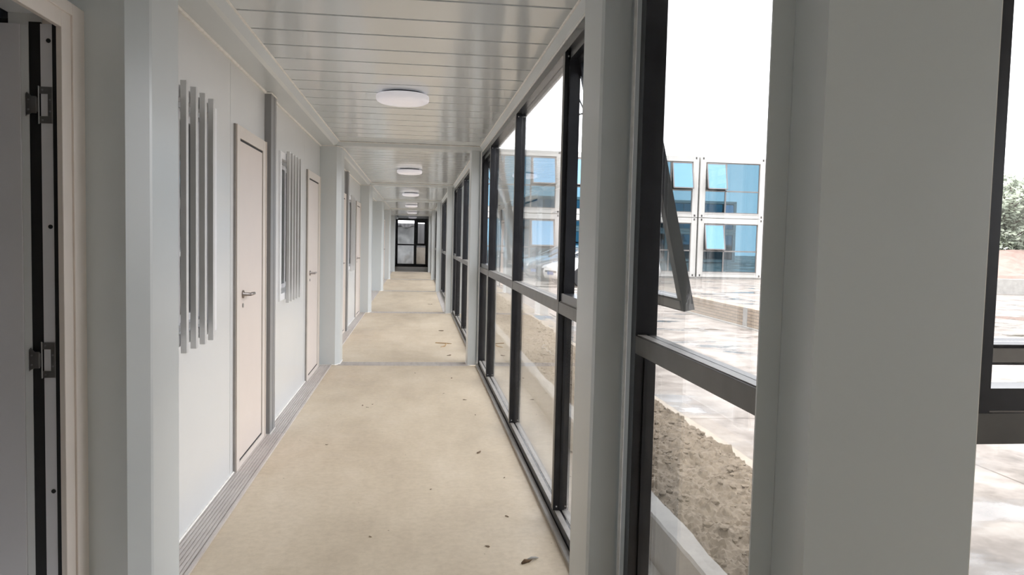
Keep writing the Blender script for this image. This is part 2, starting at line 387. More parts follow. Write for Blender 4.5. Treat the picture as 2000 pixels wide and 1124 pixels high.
# ------------------------------------------------------------------ columns
CS = ['beside the open doorway', 'beyond the second door', 'third back along the left wall', 'where the left wall is set back', 'second from the far end', 'at the dark far end']
for i in range(6):
    y = NF[i]; s = SH[i]
    c = empty('steel_column', (-0.97+s, y+0.19, 0))
    X = lambda v: v+0.97; Y = lambda v: v-0.19
    outer = XL if i != 3 else -1.26
    if i == 0: outer = -1.012
    pts = [(X(outer), Y(0)), (X(-0.897), Y(0)), (X(-0.853), Y(0.085)), (X(-0.850), Y(0.10)), (X(-0.850), Y(0.375)), (X(outer if i else -1.08), Y(0.375))]
    if i == 0: pts.insert(-0 or len(pts), (X(-1.08), Y(0.0)))
    if i == 0: pts = [(X(-1.08), Y(0)), (X(-0.897), Y(0)), (X(-0.853), Y(0.085)), (X(-0.850), Y(0.10)), (X(-0.850), Y(0.375)), (X(-1.08), Y(0.375))]
    MB().prism(pts, 0.0, ZB, 'Z').build('shaft', M['steel'], c)
    b = MB()
    b.tube([(X(outer), Y(-0.003), ZB-0.003), (X(-0.897), Y(-0.003), ZB-0.003), (X(-0.847), Y(0.09), ZB-0.003), (X(-0.847), Y(0.36), ZB-0.003)], 0.005, 6)
    b.tube([(X(outer+.01), Y(-0.003), 0.006), (X(-0.897), Y(-0.003), 0.006), (X(-0.847), Y(0.09), 0.006), (X(-0.847), Y(0.36), 0.006)], 0.006, 6)
    b.build('sealant_bead', M['seal'], c)
    tag(c, 'pale grey steel column on the left side, ' + CS[i], 'column', 'steel columns of the corridor')
    c = empty('steel_column', (0.68+s, y+0.16, 0))
    X = lambda v: v-0.68; Y = lambda v: v-0.16
    y0 = 0.0 if i == 0 else 0.03
    pts = [(X(0.600), Y(y0)), (X(0.688), Y(y0)), (X(0.692), Y(y0+0.03)), (X(0.745), Y(y0+0.03)), (X(0.80), Y(y0+0.03)), (X(0.80), Y(0.29)), (X(0.594), Y(0.29)), (X(0.594), Y(y0+0.02))]
    MB().prism(pts, 0.0, ZB+0.05, 'Z').build('shaft', M['steel'], c)
    b = MB()
    b.tube([(X(0.597), Y(y0-0.003), 0.006), (X(0.70), Y(y0-0.003), 0.006)], 0.006, 6)
    b.tube([(X(0.590), Y(y0), 0.006), (X(0.590), Y(0.28), 0.006)], 0.006, 6)
    b.tube([(X(0.709), Y(y0+0.022), 0.0), (X(0.709), Y(y0+0.022), ZB)], 0.006, 6)
    b.build('sealant_bead', M['seal'], c)
    RS = ['in the foreground, left of the first big pane', 'at the first floor strip', 'second along the glazing past the near one', 'third along the glazing past the near one', 'fourth along the glazing past the near one', 'last along the glazing at the dark end']
    tag(c, 'pale grey steel column on the glazed side, ' + RS[i], 'column', 'steel columns of the corridor')

# ------------------------------------------------------------------ left wall with doors, windows, grilles
XB = XL-0.09                                          # back of the wall panels
WLN = [0]
def wall_obj(mb, label):
    WLN[0] += 1
    return struct(mb, 'wall_left_%d' % WLN[0], M['panel'], label, 'wall')
doors, wins, posts = [], [], []
def wall_run(mb, y0, y1, s, holes):
    """vertical panels between y0..y1 with rectangular holes (ya,yb,za,zb); 5 mm joints"""
    y = y0
    for (ya, yb, za, zb) in holes:
        if ya > y: mb.box(XB+s, XL+s, y, ya, 0, ZB)
        if za > 0: mb.box(XB+s, XL+s, ya, yb, 0, za)
        mb.box(XB+s, XL+s, ya, yb, zb, ZB)
        y = yb
    if y1 > y: mb.box(XB+s, XL+s, y, y1, 0, ZB)
for k in range(5):
    a, b = MODY[k]; o = a-NF[0]; s = MS[k]
    if k == 2:
        wall_obj(MB().box(-1.36+s, -1.30+s, a+0.3, b, 0, ZB), 'set-back stretch of the left wall past the third column'); continue
    jt = 0.006; wl = MB()
    d1 = (4.765+o, 5.655+o); d2 = (7.77+o, 8.70+o)
    w1 = (3.29+o, 4.31+o); w2 = (6.25+o, 7.28+o)
    wall_run(wl, a+0.37, 4.675+o-jt, s, [(w1[0]+.03, w1[1]-.03, 0.955, 2.075)])
    wall_run(wl, 4.675+o, 5.83+o, s, [(d1[0]+.03, d1[1]-.03, 0.0, 2.06)])
    wall_run(wl, 5.83+o, 7.62+o-jt, s, [(w2[0]+.03, w2[1]-.03, 0.955, 2.075)])
    wall_run(wl, 7.62+o, b+0.02, s, [(d2[0]+.03, d2[1]-.03, 0.0, 2.06)])
    wall_obj(wl, 'glossy white sandwich panel wall on the left, %s stretch' % ORD[k])
    doors += [(k, *d1, s), (k, *d2, s)]; wins += [(k, *w1, s, 0), (k, *w2, s, 1)]; posts.append((5.68+o, s))
# junction part of the wall with the open doorway, Y 1.45..2.385
wl = MB(); wl.box(XB, XL, -3.2, 1.42, 0, ZC).box(XB, XL, 1.42, 2.41, 2.06, ZC).box(XB, XL, 2.41, 2.56, 0, ZC)
# dark end module
wall_obj(wl, 'white wall panel around the open doorway')
struct(MB().box(-1.40, -1.16, 34.43, YE+.1, 0, 2.56), 'wall_left_end', M['darkend'], 'dark side wall on the left at the far end', 'wall')
struct(MB().box(0.60, 0.80, 34.35, YE+.1, 0, 2.56), 'wall_right_end', M['darkend'], 'dark side wall on the right at the far end', 'wall')
# rooms behind
rm = MB()
rm.box(-4.6, -4.5, -3.3, YE, 0, 2.56).box(-4.6, XB, -3.3, -3.2, 0, 2.56).box(-4.6, XB-0.2, 2.95, 3.0, 0, 2.56)
rm.box(-4.6, XB-0.03, -3.3, YE, -0.1, -0.002)
for y in (5.78, 8.95, 15.2, 21.5, 27.8, 34.3): rm.box(-4.6, XB-0.2, y, y+0.08, 0, 2.56)
struct(rm, 'wall_rooms', M['darkroom'], 'dim grey walls of the rooms behind the left wall', 'wall')

def make_door():
    r = empty('door', (XL, 0, 0))            # local: x out into corridor, y from 0 to 0.89
    f = MB(); w = 0.89; t = 2.095
    f.box(-0.05, 0.020, 0, 0.075, 0, t).box(-0.05, 0.020, w-0.115, w, 0, t).box(-0.05, 0.020, 0.075, w-0.115, t-0.075, t).box(-0.05, 0.020, 0.075, w-0.115, 0, 0.045)
    f.box(0.020, 0.026, w-0.03, w-0.015, 0, t)
    f.build('door_frame', M['cream_frame'], r, bevel=0.003)
    MB().box(-0.003, 0.012, -0.014, -0.001, 0, t).build('edge_seal', M['paleled'], r)
    MB().box(-0.05, 0.0125, 0.0755, w-0.1155, 0.0455, t-0.0755).build('gasket_gap_fill', M['rubber'], r)  # black filler paints in the shadow gap round the leaf
    MB().box(0.005, 0.0150, 0.0765, w-0.128, 0.058, t-0.089).build('door_leaf', M['cream'], r, bevel=0.002)
    h = MB(); z = 1.075; y = 0.17
    h.lathe([(0.0245, 0.0), (0.0245, 0.008), (0.011, 0.010), (0.010, 0.052)], (0.014, y, z), 'X', 20)
    h.tube([(0.060, y-0.008, z), (0.064, y+0.02, z), (0.064, y+0.10, z), (0.058, y+0.122, z-0.002), (0.044, y+0.126, z-0.004)], 0.0095, 10)
    h.build('door_handle', M['handle'], r, smooth=True)
    k = MB().lathe([(0.013, 0.0), (0.013, 0.006)], (0.014, y, z-0.07), 'X', 16); k.build('keyhole', M['steelhinge'], r)
    return r
proto = make_door()
dn = 1
for i, (k, ya, yb, s) in enumerate(doors):
    d = proto if i == 0 else copy_tree(proto)
    d.name = 'door_%d' % dn; dn += 1
    d.location = (XL+s, ya, 0); d.scale = (1, (yb-ya)/0.89, 1)
    tag(d, 'cream flush door with a lever handle, %s of the closed doors on the left wall' % ['nearest','second','third','fourth','fifth','sixth','seventh','eighth'][i], 'door', kind='structure')

def make_window(mirror):
    r = empty('window', (XL, 0, 0)); w = 1.02; z0, z1 = 0.925, 2.105
    f = MB(); b = 0.055
    f.box(-0.03, 0.015, 0, b, z0, z1).box(-0.03, 0.015, w-b, w, z0, z1).box(-0.03, 0.015, b, w-b, z1-b, z1).box(-0.03, 0.015, b, w-b, z0, z0+b)
    f.build('window_frame', M['whitealu'], r, bevel=0.002)
    t = MB(); t.box(-0.06, -0.02, b, w-b, z0+b, z0+b+0.025).box(-0.06, -0.02, b, w-b, z1-b-0.025, z1-b); t.build('track', M['alu'], r)
    for (a, c, x) in ((b, w/2+0.03, -0.035), (w/2-0.03, w-b, -0.060)):
        q = 0.04; sh = MB(); za, zb = z0+b+0.02, z1-b-0.02
        sh.box(x-0.02, x, a, a+q, za, zb).box(x-0.02, x, c-q, c, za, zb).box(x-0.02, x, a+q, c-q, za, za+q).box(x-0.02, x, a+q, c-q, zb-q, zb)
        so = sh.build('sliding_sash', M['whitealu'], r)
        MB().box(x-0.013, x-0.008, a+q, c-q, za+q, zb-q).build('pane', M['glass_dark'], so)
    return r
def make_grille():
    r = empty('window_grille', (0, 0, 0.0))
    for y in [0.0, 0.152, 0.305, 0.460, 0.615]:
        MB().box(0.004, 0.030, y, y+0.036, 0.895, 2.125).build('bar', M['baralu'], r, bevel=0.0015)
    return r
wn = 1
pw = make_window(0); pg = make_grille()
for i, (k, ya, yb, s, mir) in enumerate(wins):
    d = pw if i == 0 else copy_tree(pw)
    d.name = 'window_%d' % wn; wn += 1; d.location = (XL+s, ya, 0)
    nm = ['nearest','second','third','fourth','fifth','sixth','seventh','eighth'][i]
    tag(d, 'white sliding window behind grey bars, %s along the left wall' % nm, 'window', kind='structure')
    g = pg if i == 0 else copy_tree(pg)
    g.location = (XL+0.0155+s, ya+(0.21 if mir == 0 else 0.24), 0)
    tag(g, 'five vertical grey security bars over the %s window along the left wall' % nm, 'window grille', 'security bars on the left windows')
for i, (y, s) in enumerate(posts):
    p = empty('cover_post', (XL+s, y, 0))
    MB().prism([(0.0, 0), (0.045, 0), (0.045, 0.105), (0.038, 0.11), (0.038, 0.12), (0.045, 0.125), (0.045, 0.20), (0.0, 0.20)], 0, ZB-0.004, 'Z').build('shaft', M['post'], p)
    q = MB(); q.tube([(0.0, -0.003, ZB-0.008), (0.047, -0.003, ZB-0.008), (0.047, 0.2, ZB-0.008)], 0.006, 6); q.build('sealant_bead', M['seal'], p); q = MB(); q.tube([(0.0, -0.003, 0.006), (0.047, -0.003, 0.006), (0.047, 0.2, 0.006)], 0.006, 6)
    q.build('sealant_bead', M['seal'], p)
    tag(p, 'dark grey cover post on the left wall, %s along, beside a door' % ORD[i], 'post', 'cover posts on the left wall')
mb = MB()
for k, (a, b) in enumerate(MODY[:5]):
    if k != 2: mb.tube([(XL+0.004+MS[k], a+0.37, 0.011), (XL+0.004+MS[k], b, 0.011)], 0.006, 6)
struct(mb, 'baseboard_left', M['seal'], 'thin cream sealant line at the foot of the left wall', 'sealant')

# ------------------------------------------------------------------ open doorway, left edge
d = empty('door_%d' % dn, (XL, 2.4, 0)); dn += 1
tag(d, 'open grey door and white frame at the left edge of the picture', 'door', kind='structure')
LX = lambda x: x-XL; LY = lambda y: y-2.4
f = MB()
f.box(LX(-1.10), LX(-1.032), LY(2.415), LY(2.53), 0, 2.09)           # far architrave
f.box(LX(-1.034), LX(-1.018), LY(2.39), LY(2.50), 0, 2.105)
f.box(LX(-1.026), LX(-1.012), LY(2.45), LY(2.53), 0, 2.105)
f.box(LX(-1.034), LX(-1.018), LY(1.30), LY(2.39), 2.022, 2.105)      # header
f.box(LX(-1.026), LX(-1.012), LY(1.30), LY(2.45), 2.07, 2.105)
f.box(LX(-1.034), LX(-1.018), LY(1.34), LY(1.42), 0, 2.022)          # near side, outside the picture
f.build('door_frame', M['cream_frame'], d, bevel=0.002)
j = MB().box(LX(-1.080), LX(-1.047), LY(2.400), LY(2.43), 0, 2.03); jb = j.build('jamb', M['doorgrey'], d)
for z in (1.983, 1.451, 0.668, 0.2):
    MB().lathe([(0.0062, 0), (0.0062, 0.002)], (LX(-1.0575), LY(2.3975), z), 'Y', 18).build('bolt_hole_disc', M['rubber'], jb)  # black discs paint in the dark of the bolt holes
MB().box(LX(-1.047), LX(-1.033), LY(2.397), LY(2.43), 0, 2.03).box(LX(-1.112), LX(-1.080), LY(2.403), LY(2.43), 0, 2.035).box(LX(-1.98), LX(-1.08), LY(2.42), LY(2.45), 2.028, 2.045).build('gasket_gap_fill', M['rubber'], d)
lf = MB().box(LX(-1.97), LX(-1.135), LY(2.402), LY(2.45), 0.01, 2.028).build('door_leaf', M['doorgrey'], d, bevel=0.002)
MB().box(LX(-1.134), LX(-1.113), LY(2.404), LY(2.448), 0.01, 2.026).build('leaf_edge', M['panel'], d)
for z in (1.80, 1.06, 0.28):
    h = MB()
    h.box(LX(-1.082), LX(-1.049), LY(2.3965), LY(2.400), z-0.052, z-0.032).box(LX(-1.082), LX(-1.049), LY(2.3965), LY(2.400), z+0.032, z+0.052)
    h.box(LX(-1.060), LX(-1.049), LY(2.3965), LY(2.400), z-0.032, z+0.032)
    h.lathe([(0.0024, -0.054), (0.0024, 0.054)], (LX(-1.0855), LY(2.398), z), 'Z', 12)
    h.box(LX(-1.106), LX(-1.092), LY(2.395), LY(2.402), z-0.024, z+0.024)
    h.prism([(LX(-1.117), z-0.030), (LX(-1.106), z-0.024), (LX(-1.106), z+0.024), (LX(-1.117), z+0.036), (LX(-1.121), z+0.030), (LX(-1.121), z-0.034)], LY(2.398), LY(2.402), 'Y')
    h.box(LX(-1.092), LX(-1.086), LY(2.397), LY(2.401), z-0.02, z+0.02)
    ho = h.build('hinge', M['steelhinge'], d, bevel=0.0004)
    sc = MB()
    for (x, zz) in ((-1.075, z+.043), (-1.075, z-.043), (-1.0545, z+.015), (-1.0545, z-.018), (-1.113, z+0.014), (-1.113, z-0.014)):
        sc.lathe([(0.0026, 0), (0.0026, 0.0014)], (LX(x), LY(2.3955), zz), 'Y', 12)
    sc.build('screw', M['alu'], ho)

# ------------------------------------------------------------------ right glazed wall
def sash_parts(root, hx, y0, y1, ztop, length, ang, along='Y'):
    """top hung casement opening outwards; local axes: runs y0..y1, hinge at (hx, ztop)"""
    e = bpy.data.objects.new('sash_frame', None)
    mb = MB(); t = 0.045; b = 0.05
    mb.box(0, t, y0, y0+b, -length, 0).box(0, t, y1-b, y1, -length, 0).box(0, t, y0+b, y1-b, -b, 0).box(0, t, y0+b, y1-b, -length, -length+b)
    mw = Matrix.Translation((hx, 0, ztop)) @ Matrix.Rotation(-ang, 4, 'Y')
    so = mb.build('sash', M['black'], root, mw=mw)
    MB().box(0.02, 0.025, y0+b, y1-b, -length+b, -b).build('pane', M['glass'], so)
    MB().box(-0.004, 0.0, y0+b*0.5, y1-b*0.5, -length+0.008, -length+0.042).build('bottom_rail_cover', M['paleled'], so)
    hz = MB(); yc = (y0+y1)/2
    hz.box(-0.02, 0.0, yc-0.02, yc+0.02, -length+0.005, -length+0.04).tube([(-0.02, yc, -length+0.02), (-0.045, yc+0.01, -length+0.03), (-0.05, yc+0.06, -length+0.03)], 0.006, 8)
    hz.build('latch', M['alu'], so)
    if ang > 0.05:
        st = MB()
        for y in (y0-0.006, y1+0.002):
            st.box(hx-0.03, hx-0.012, y, y+0.004, ztop-0.36, ztop-0.05)
            x2 = hx+math.sin(ang)*0.32; z2 = ztop-math.cos(ang)*0.32
            st.tube([(hx-0.02, y+0.004, ztop-0.30), (x2, y+0.004, z2+0.04)], 0.005, 6)
            st.tube([(hx-0.02, y+0.004, ztop-0.12), (x2, y+0.004, z2)], 0.004, 6)
        st.build('stay', M['alu'], root)

def glazed_wall(name, y0, y1, s, mull, sashes, ang, label, swap=None):
    """frame depth X 0..0.07; local origin at the frame's inner face"""
    r = empty(name, (XW+s, 0, 0)); tag(r, label, 'window', kind='structure')
    ztop, zt0, zt1 = 2.435, 1.083, 1.142
    D = 0.072; fw = 0.055
    f = MB()
    f.box(0, D, y0, y0+fw, 0.0, ztop).box(0, D, y1-fw, y1, 0.0, ztop).box(0, D, y0+fw, y1-fw, ztop-0.05, ztop)
    f.build('window_frame', M['black'], r, bevel=0.002)
    sl = MB(); sl.box(0.006, D, y0+fw, y1-fw, 0.0, 0.062); so = sl.build('sill', M['black'], r, bevel=0.0015)
    MB().box(0.008, 0.034, y0+fw, y1-fw, 0.062, 0.0655).box(0.046, D, y0+fw, y1-fw, 0.062, 0.070).build('sill_top', M['paleled'], so)
    MB().box(-0.026, 0.002, y0, y1, 0, 0.022).build('sill_lip', M['paleled'], so)
    for y in mull:
        mm = MB(); mm.box(0.0, 0.034, y, y+0.05, 0.064, ztop-0.048).box(0.034, D, y+0.006, y+0.044, 0.064, ztop-0.048)
        mo = mm.build('mullion', M['black'], r, bevel=0.0015)
        MB().box(-0.0012, 0, y+0.003, y+0.047, 0.066, ztop-0.05).build('mullion_face', M['greyframe'], mo)  # lit inner face of the mullion put in as lighter colour
        sc = MB()
        for z in (0.085, ztop-0.07):
            for x in (0.017, 0.05): sc.lathe([(0.0045, 0), (0.004, 0.002)], (x, y-0.002 if x < .03 else y+0.004, z), 'Y', 10)
        sc.build('screw', M['alu'], mo)
    edges = [y0+fw] + [v for y in mull for v in (y, y+0.05)] + [y1-fw]
    cells = [(edges[i], edges[i+1]) for i in range(0, len(edges), 2)]
    for ci, (a, b) in enumerate(cells):
        tb = MB(); tb.box(0.0, D, a, b, zt0, zt1); to = tb.build('transom', M['greyframe'], r, bevel=0.0015)
        MB().box(0.006, 0.034, a+0.002, b-0.002, zt1, zt1+0.003).build('transom_ledge', M['paleled'], to)  # light on the transom top put in as a paler colour
        MB().box(0.040, 0.046, a, b, 0.066, zt0).build('lower_pane', M['glass_low'], r)
        bead = MB(); bead.box(0.030, 0.056, a, a+0.012, 0.066, zt0).box(0.030, 0.056, b-0.012, b, 0.066, zt0); 
        if ci in sashes:
            q = 0.035
            bead.box(0.02, D, a, a+q, zt1, ztop-0.05).box(0.02, D, b-q, b, zt1, ztop-0.05).box(0.008, D, a, b, zt1+0.003, zt1+0.045).box(0.02, D, a, b, ztop-0.09, ztop-0.05)
            bead.build('glazing_bead', M['black'], r)
            sash_parts(r, 0.05, a+0.02, b-0.02, ztop-0.07, 1.215, ang)
        else:
            bead.build('glazing_bead', M['black'], r)
            MB().box(0.040, 0.046, a, b, zt1, ztop-0.05).build('pane', M['glass'], r)
    return r
glazed_wall('window_%d' % wn, 1.38, 2.505, 0, [], [], 0, 'large two-pane dark-framed window in the foreground between the big grey columns'); wn += 1
for k in range(5):
    a, b = MODY[k]; s = MS[k]; o = a-NF[0]
    glazed_wall('window_%d' % wn, a+0.30, b+0.03, s, [3.87-0.03+o, 5.75+o, 7.74+o], [0, 3], math.radians(13) if k == 0 else math.radians(2.0),
                'dark-framed glazed wall with four bays, %s stretch past the near column' % ORD[k]); wn += 1

# perpendicular window of the side wing, right edge (runs along X; built along local Y and turned)
r = glazed_wall('window_%d' % wn, 0.0, 3.06, 0, [0.985, 2.0], [0, 2], math.radians(13), 'dark-framed window with an open top-hung sash at the right edge of the picture'); wn += 1
r.rotation_euler = (0, 0, math.radians(90)); r.scale = (1, -1, 1)
r.location = (0.972, 1.302, 0)
MB().box(0.0, 0.07, 0.055, 0.089, 1.142, 2.385).build('side_jamb', M['black'], r)

# wing shell around the camera
struct(MB().box(4.06, 4.16, -3.2, -2.2, 0, 2.56).box(4.06, 4.16, 0.7, 1.38, 0, 2.56).box(4.06, 4.16, -2.2, 0.7, 2.43, 2.56), 'wall_wing_right', M['panel'], 'white end wall of the side wing', 'wall')
struct(MB().box(-1.17, 4.16, -3.3, -3.2, 0, 2.56), 'wall_back', M['panel'], 'white wall behind the viewpoint', 'wall')
bwin = glazed_wall('window_%d' % wn, 0.0, 2.9, 0, [0.9, 1.9], [], 0, 'unseen dark-framed glazing added to light the corner post'); wn += 1  # unseen window, placed for the light it throws on the corner post
bwin.location = (4.06, -2.2, 0)
pc = empty('corner_post', (0.80, 1.27, 0))
X = lambda v: v-0.80; Y = lambda v: v-1.27
MB().prism([(X(0.664), Y(1.22)), (X(0.972), Y(1.22)), (X(0.972), Y(1.30)), (X(0.79), Y(1.30)), (X(0.79), Y(1.38)), (X(0.664), Y(1.38))], 0, ZC, 'Z').build('shaft', M['steel'], pc)
MB().box(X(0.622), X(0.6635), Y(1.336), Y(1.341), 0, ZC).build('flange', M['steel'], pc)
MB().box(X(0.972), X(0.975), Y(1.222), Y(1.296), 0, ZC).build('edge_seal', M['seal'], pc)
tag(pc, 'broad grey steel corner post filling the right foreground', 'column')
struct(MB().box(0.60, 4.1, 1.30, 1.45, ZC-0.07, 2.56), 'trim_%d' % tn, M['steel'], 'steel beam over the window at the right edge', 'beam'); tn += 1

# ------------------------------------------------------------------ ceiling lights
def make_light():
    r = empty('ceiling_light', (0, 0, ZC))
    MB().lathe([(0.150, 0.0), (0.150, -0.012)], (0, 0, 0), 'Z', 48).build('base_plate', M['rubber'], r)
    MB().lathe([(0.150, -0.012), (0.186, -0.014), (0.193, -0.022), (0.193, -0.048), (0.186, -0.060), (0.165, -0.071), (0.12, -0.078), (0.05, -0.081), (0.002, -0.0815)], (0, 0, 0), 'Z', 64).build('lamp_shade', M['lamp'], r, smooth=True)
    return r
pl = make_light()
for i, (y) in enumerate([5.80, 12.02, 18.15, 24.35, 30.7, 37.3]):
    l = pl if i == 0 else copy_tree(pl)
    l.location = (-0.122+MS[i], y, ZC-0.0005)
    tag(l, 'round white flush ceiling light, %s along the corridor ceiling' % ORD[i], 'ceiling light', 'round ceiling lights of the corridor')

# ------------------------------------------------------------------ end window
we = empty('window_%d' % wn, (0, YE, 0)); wn += 1
tag(we, 'black-framed four-pane window closing the far end of the corridor', 'window', kind='structure')
f = MB(); x0, x1, xm0, xm1 = -1.0, 0.43, -0.165, -0.03
f.box(x0-0.07, x0, 0, 0.07, 0.08, 2.50).box(x1, x1+0.07, 0, 0.07, 0.08, 2.50).box(x0, x1, 0, 0.07, 2.40, 2.50).box(x0, x1, 0, 0.07, 0.08, 0.15)
f.box(xm0, xm1, 0, 0.07, 0.15, 2.40).box(x0, x1, -0.005, 0.07, 1.11, 1.18)
f.build('window_frame', M['black'], we)
f = MB(); f.box(xm1, xm1+0.06, 0, 0.05, 1.18, 2.40).box(x1-0.06, x1, 0, 0.05, 1.18, 2.40).box(xm1, x1, 0, 0.05, 2.30, 2.40).box(xm1, x1, 0, 0.05, 1.18, 1.22); f.build('sash', M['black'], we)
for (a, b, c, e) in ((x0, xm0, 0.15, 1.11), (xm1, x1, 0.15, 1.11), (x0, xm0, 1.18, 2.40), (xm1+.06, x1-.06, 1.22, 2.30)):
    MB().box(a, b, 0.03, 0.036, c, e).build('pane', M['glass'], we)
struct(MB().box(-1.17, x0-0.07, YE, YE+0.1, 0, 2.56).box(x1+0.07, 0.62, YE, YE+0.1, 0, 2.56).box(-1.17, 0.62, YE, YE+0.1, 2.50, 2.56).box(-1.17, 0.62, YE, YE+0.1, 0, 0.08),
       'wall_end', M['darkend'], 'dark wall around the far window', 'wall')
# beyond the end window
hd = MB()
for q in range(60): hd.prism([(-6+q*0.25, 49.0), (-5.9+q*0.25, 48.96), (-5.85+q*0.25, 48.96), (-5.75+q*0.25, 49.0), (-5.75+q*0.25, 49.05), (-6+q*0.25, 49.05)], -0.15, 2.42, 'Z')
tag(hd.build('site_hoarding', M['corr']), 'grey corrugated hoarding beyond the far end window', 'fence')
tp = bmesh.new(); nx, nz = 26, 22; g = {}
for i in range(nx+1):
    for j in range(nz+1):
        u, v = i/nx, j/nz
        x = -2.7+u*2.5; z = -0.1+v*2.35-0.12*math.sin(u*math.pi*3)**2*v
        y = 46.2+0.9*v*v - 0.16*noise.noise(Vector((x*2.2, z*1.8, 3))) - 0.10*noise.noise(Vector((x*6, z*5, 9)))
        g[i, j] = tp.verts.new((x, y, z))
for i in range(nx):
    for j in range(nz): tp.faces.new((g[i, j], g[i+1, j], g[i+1, j+1], g[i, j+1]))
me = bpy.data.meshes.new('tarpaulin'); tp.to_mesh(me); tp.free(); me.materials.append(M['tarp'])
for p in me.polygons: p.use_smooth = True
o = bpy.data.objects.new('tarpaulin', me); COL.objects.link(o); sm = o.modifiers.new('thick', 'SOLIDIFY'); sm.thickness = 0.02
tag(o, 'crumpled white tarpaulin leaning outside the far end window', 'tarpaulin')

tag(MB().box(-0.14, 1.5, 46.6, 46.9, -0.154, 0.95).build('beige_standin_slab', M['kerb']), 'added tan slab for the beige tone beyond the far end window', 'wall')  # slab added for the beige floor tone in the lower pane
struct(MB().box(-3.2, 0.9, YE+0.2, 47.6, 2.60, 2.72), 'shade_cover', M['darkend'], 'unseen dark cover added to keep the sky off the far end window', 'shade_cover')  # unseen cover, added to block sky light at the far end
# ------------------------------------------------------------------ outside: curb, soil bed, kerb
def rough_bar(name, x0, x1, z0, z1, y0, y1, step, amp, mat, label, cat):
    bm = bmesh.new(); n = int((y1-y0)/step); prev = None
    for i in range(n+1):
        y = y0+(y1-y0)*i/n
        def J(k): return amp*noise.noise(Vector((k*7.1, y*2.3, k)))+amp*0.5*noise.noise(Vector((k*3.1, y*9, k)))
        ring = [bm.verts.new((x0+J(1)*.4, y, z0)), bm.verts.new((x0+J(2)*.5, y, z1-0.012+J(3)*.5)), bm.verts.new((x0+0.012+J(2), y, z1+J(4))),
                bm.verts.new(((x0+x1)/2, y, z1+J(5)*.6)), bm.verts.new((x1-0.01+J(6), y, z1+J(7))), bm.verts.new((x1, y, z0))]
        if prev:
            for q in range(6): bm.faces.new((prev[q], prev[(q+1) % 6], ring[(q+1) % 6], ring[q]))
        else: bm.faces.new(ring)
        prev = ring
    bm.faces.new(prev[::-1]); bmesh.ops.recalc_face_normals(bm, faces=bm.faces)
    me = bpy.data.meshes.new(name); bm.to_mesh(me); bm.free(); me.materials.append(mat)
    o = bpy.data.objects.new(name, me); COL.objects.link(o); return tag(o, label, cat)
rough_bar('concrete_curb', 1.27, 1.395, -0.255, 0.0, 1.6, 35.5, 0.06, 0.010, M['concrete'], 'low rough concrete curb just outside the glazed wall', 'curb')
rough_bar('concrete_kerb', 2.385, 2.50, -0.39, -0.135, 1.6, 35.5, 0.12, 0.006, M['kerb'], 'tan concrete kerb between the soil bed and the yard', 'kerb')
bm = bmesh.new(); ys = []; y = 2.6
while y < 35.4: ys.append(y); y += 0.016 if y < 9 else (0.04 if y < 16 else 0.12)
nx = 62; prev = None
def soil_h(x, y):
    p = Vector((x, y, 0))
    h = -0.115 + 0.035*noise.noise(p*1.3)
    h += 0.034*noise.noise(p*6) + 0.050*abs(noise.noise(p*12)) + 0.030*abs(noise.noise(p*25)) + 0.008*noise.noise(p*60)
    e = min((x-1.39)/0.12, (2.39-x)/0.15, 1)
    return h*1.0 - (1-max(0, e))*0.02 + 0.04*max(0, (1.9-x))
for y in ys:
    row = [bm.verts.new((1.39+1.0*i/nx, y, soil_h(1.39+1.0*i/nx, y))) for i in range(nx+1)]
    if prev:
        for i in range(nx): bm.faces.new((prev[i], prev[i+1], row[i+1], row[i]))
    prev = row
def clod(bm, c, r):
    d = bmesh.ops.create_icosphere(bm, subdivisions=1, radius=r)
    sx, sy, sz = (rnd.uniform(.7, 1.3) for _ in range(3))
    for v in d['verts']:
        n_ = 1+0.35*noise.noise(v.co*(2/r)+Vector(c)*5)
        v.co = Vector((v.co.x*sx*n_+c[0], v.co.y*sy*n_+c[1], v.co.z*sz*0.7*n_+c[2]))
for i in range(1500):
    x = rnd.uniform(1.41, 2.36); y = 2.7+rnd.random()**1.6*16; rr = rnd.choice((0.008, 0.008, 0.012, 0.018, 0.024))*rnd.uniform(.8, 1.3)
    clod(bm, (x, y, soil_h(x, y)+rr*0.1), rr)
bmesh.ops.recalc_face_normals(bm, faces=bm.faces)
me = bpy.data.meshes.new('soil_bed'); bm.to_mesh(me); bm.free(); me.materials.append(M['soil'])
o = bpy.data.objects.new('soil_bed', me); COL.objects.link(o); tag(o, 'bed of turned brown soil between the curb and the kerb', 'soil', kind='stuff')
pts = [(1.52+0.2*math.sin(t*0.9)+0.10*t, 8.2+t*0.75-0.25*t*t*0.15, soil_h(1.52+0.2*math.sin(t*0.9)+0.10*t, 8.2+t*0.75)+0.02) for t in [q*0.2 for q in range(30)]]
tag(MB().tube([(min(2.36, p[0]), p[1], p[2]) for p in pts], 0.007, 6).build('hose', M['concrete'], smooth=True), 'thin pale hose lying across the soil bed', 'hose')

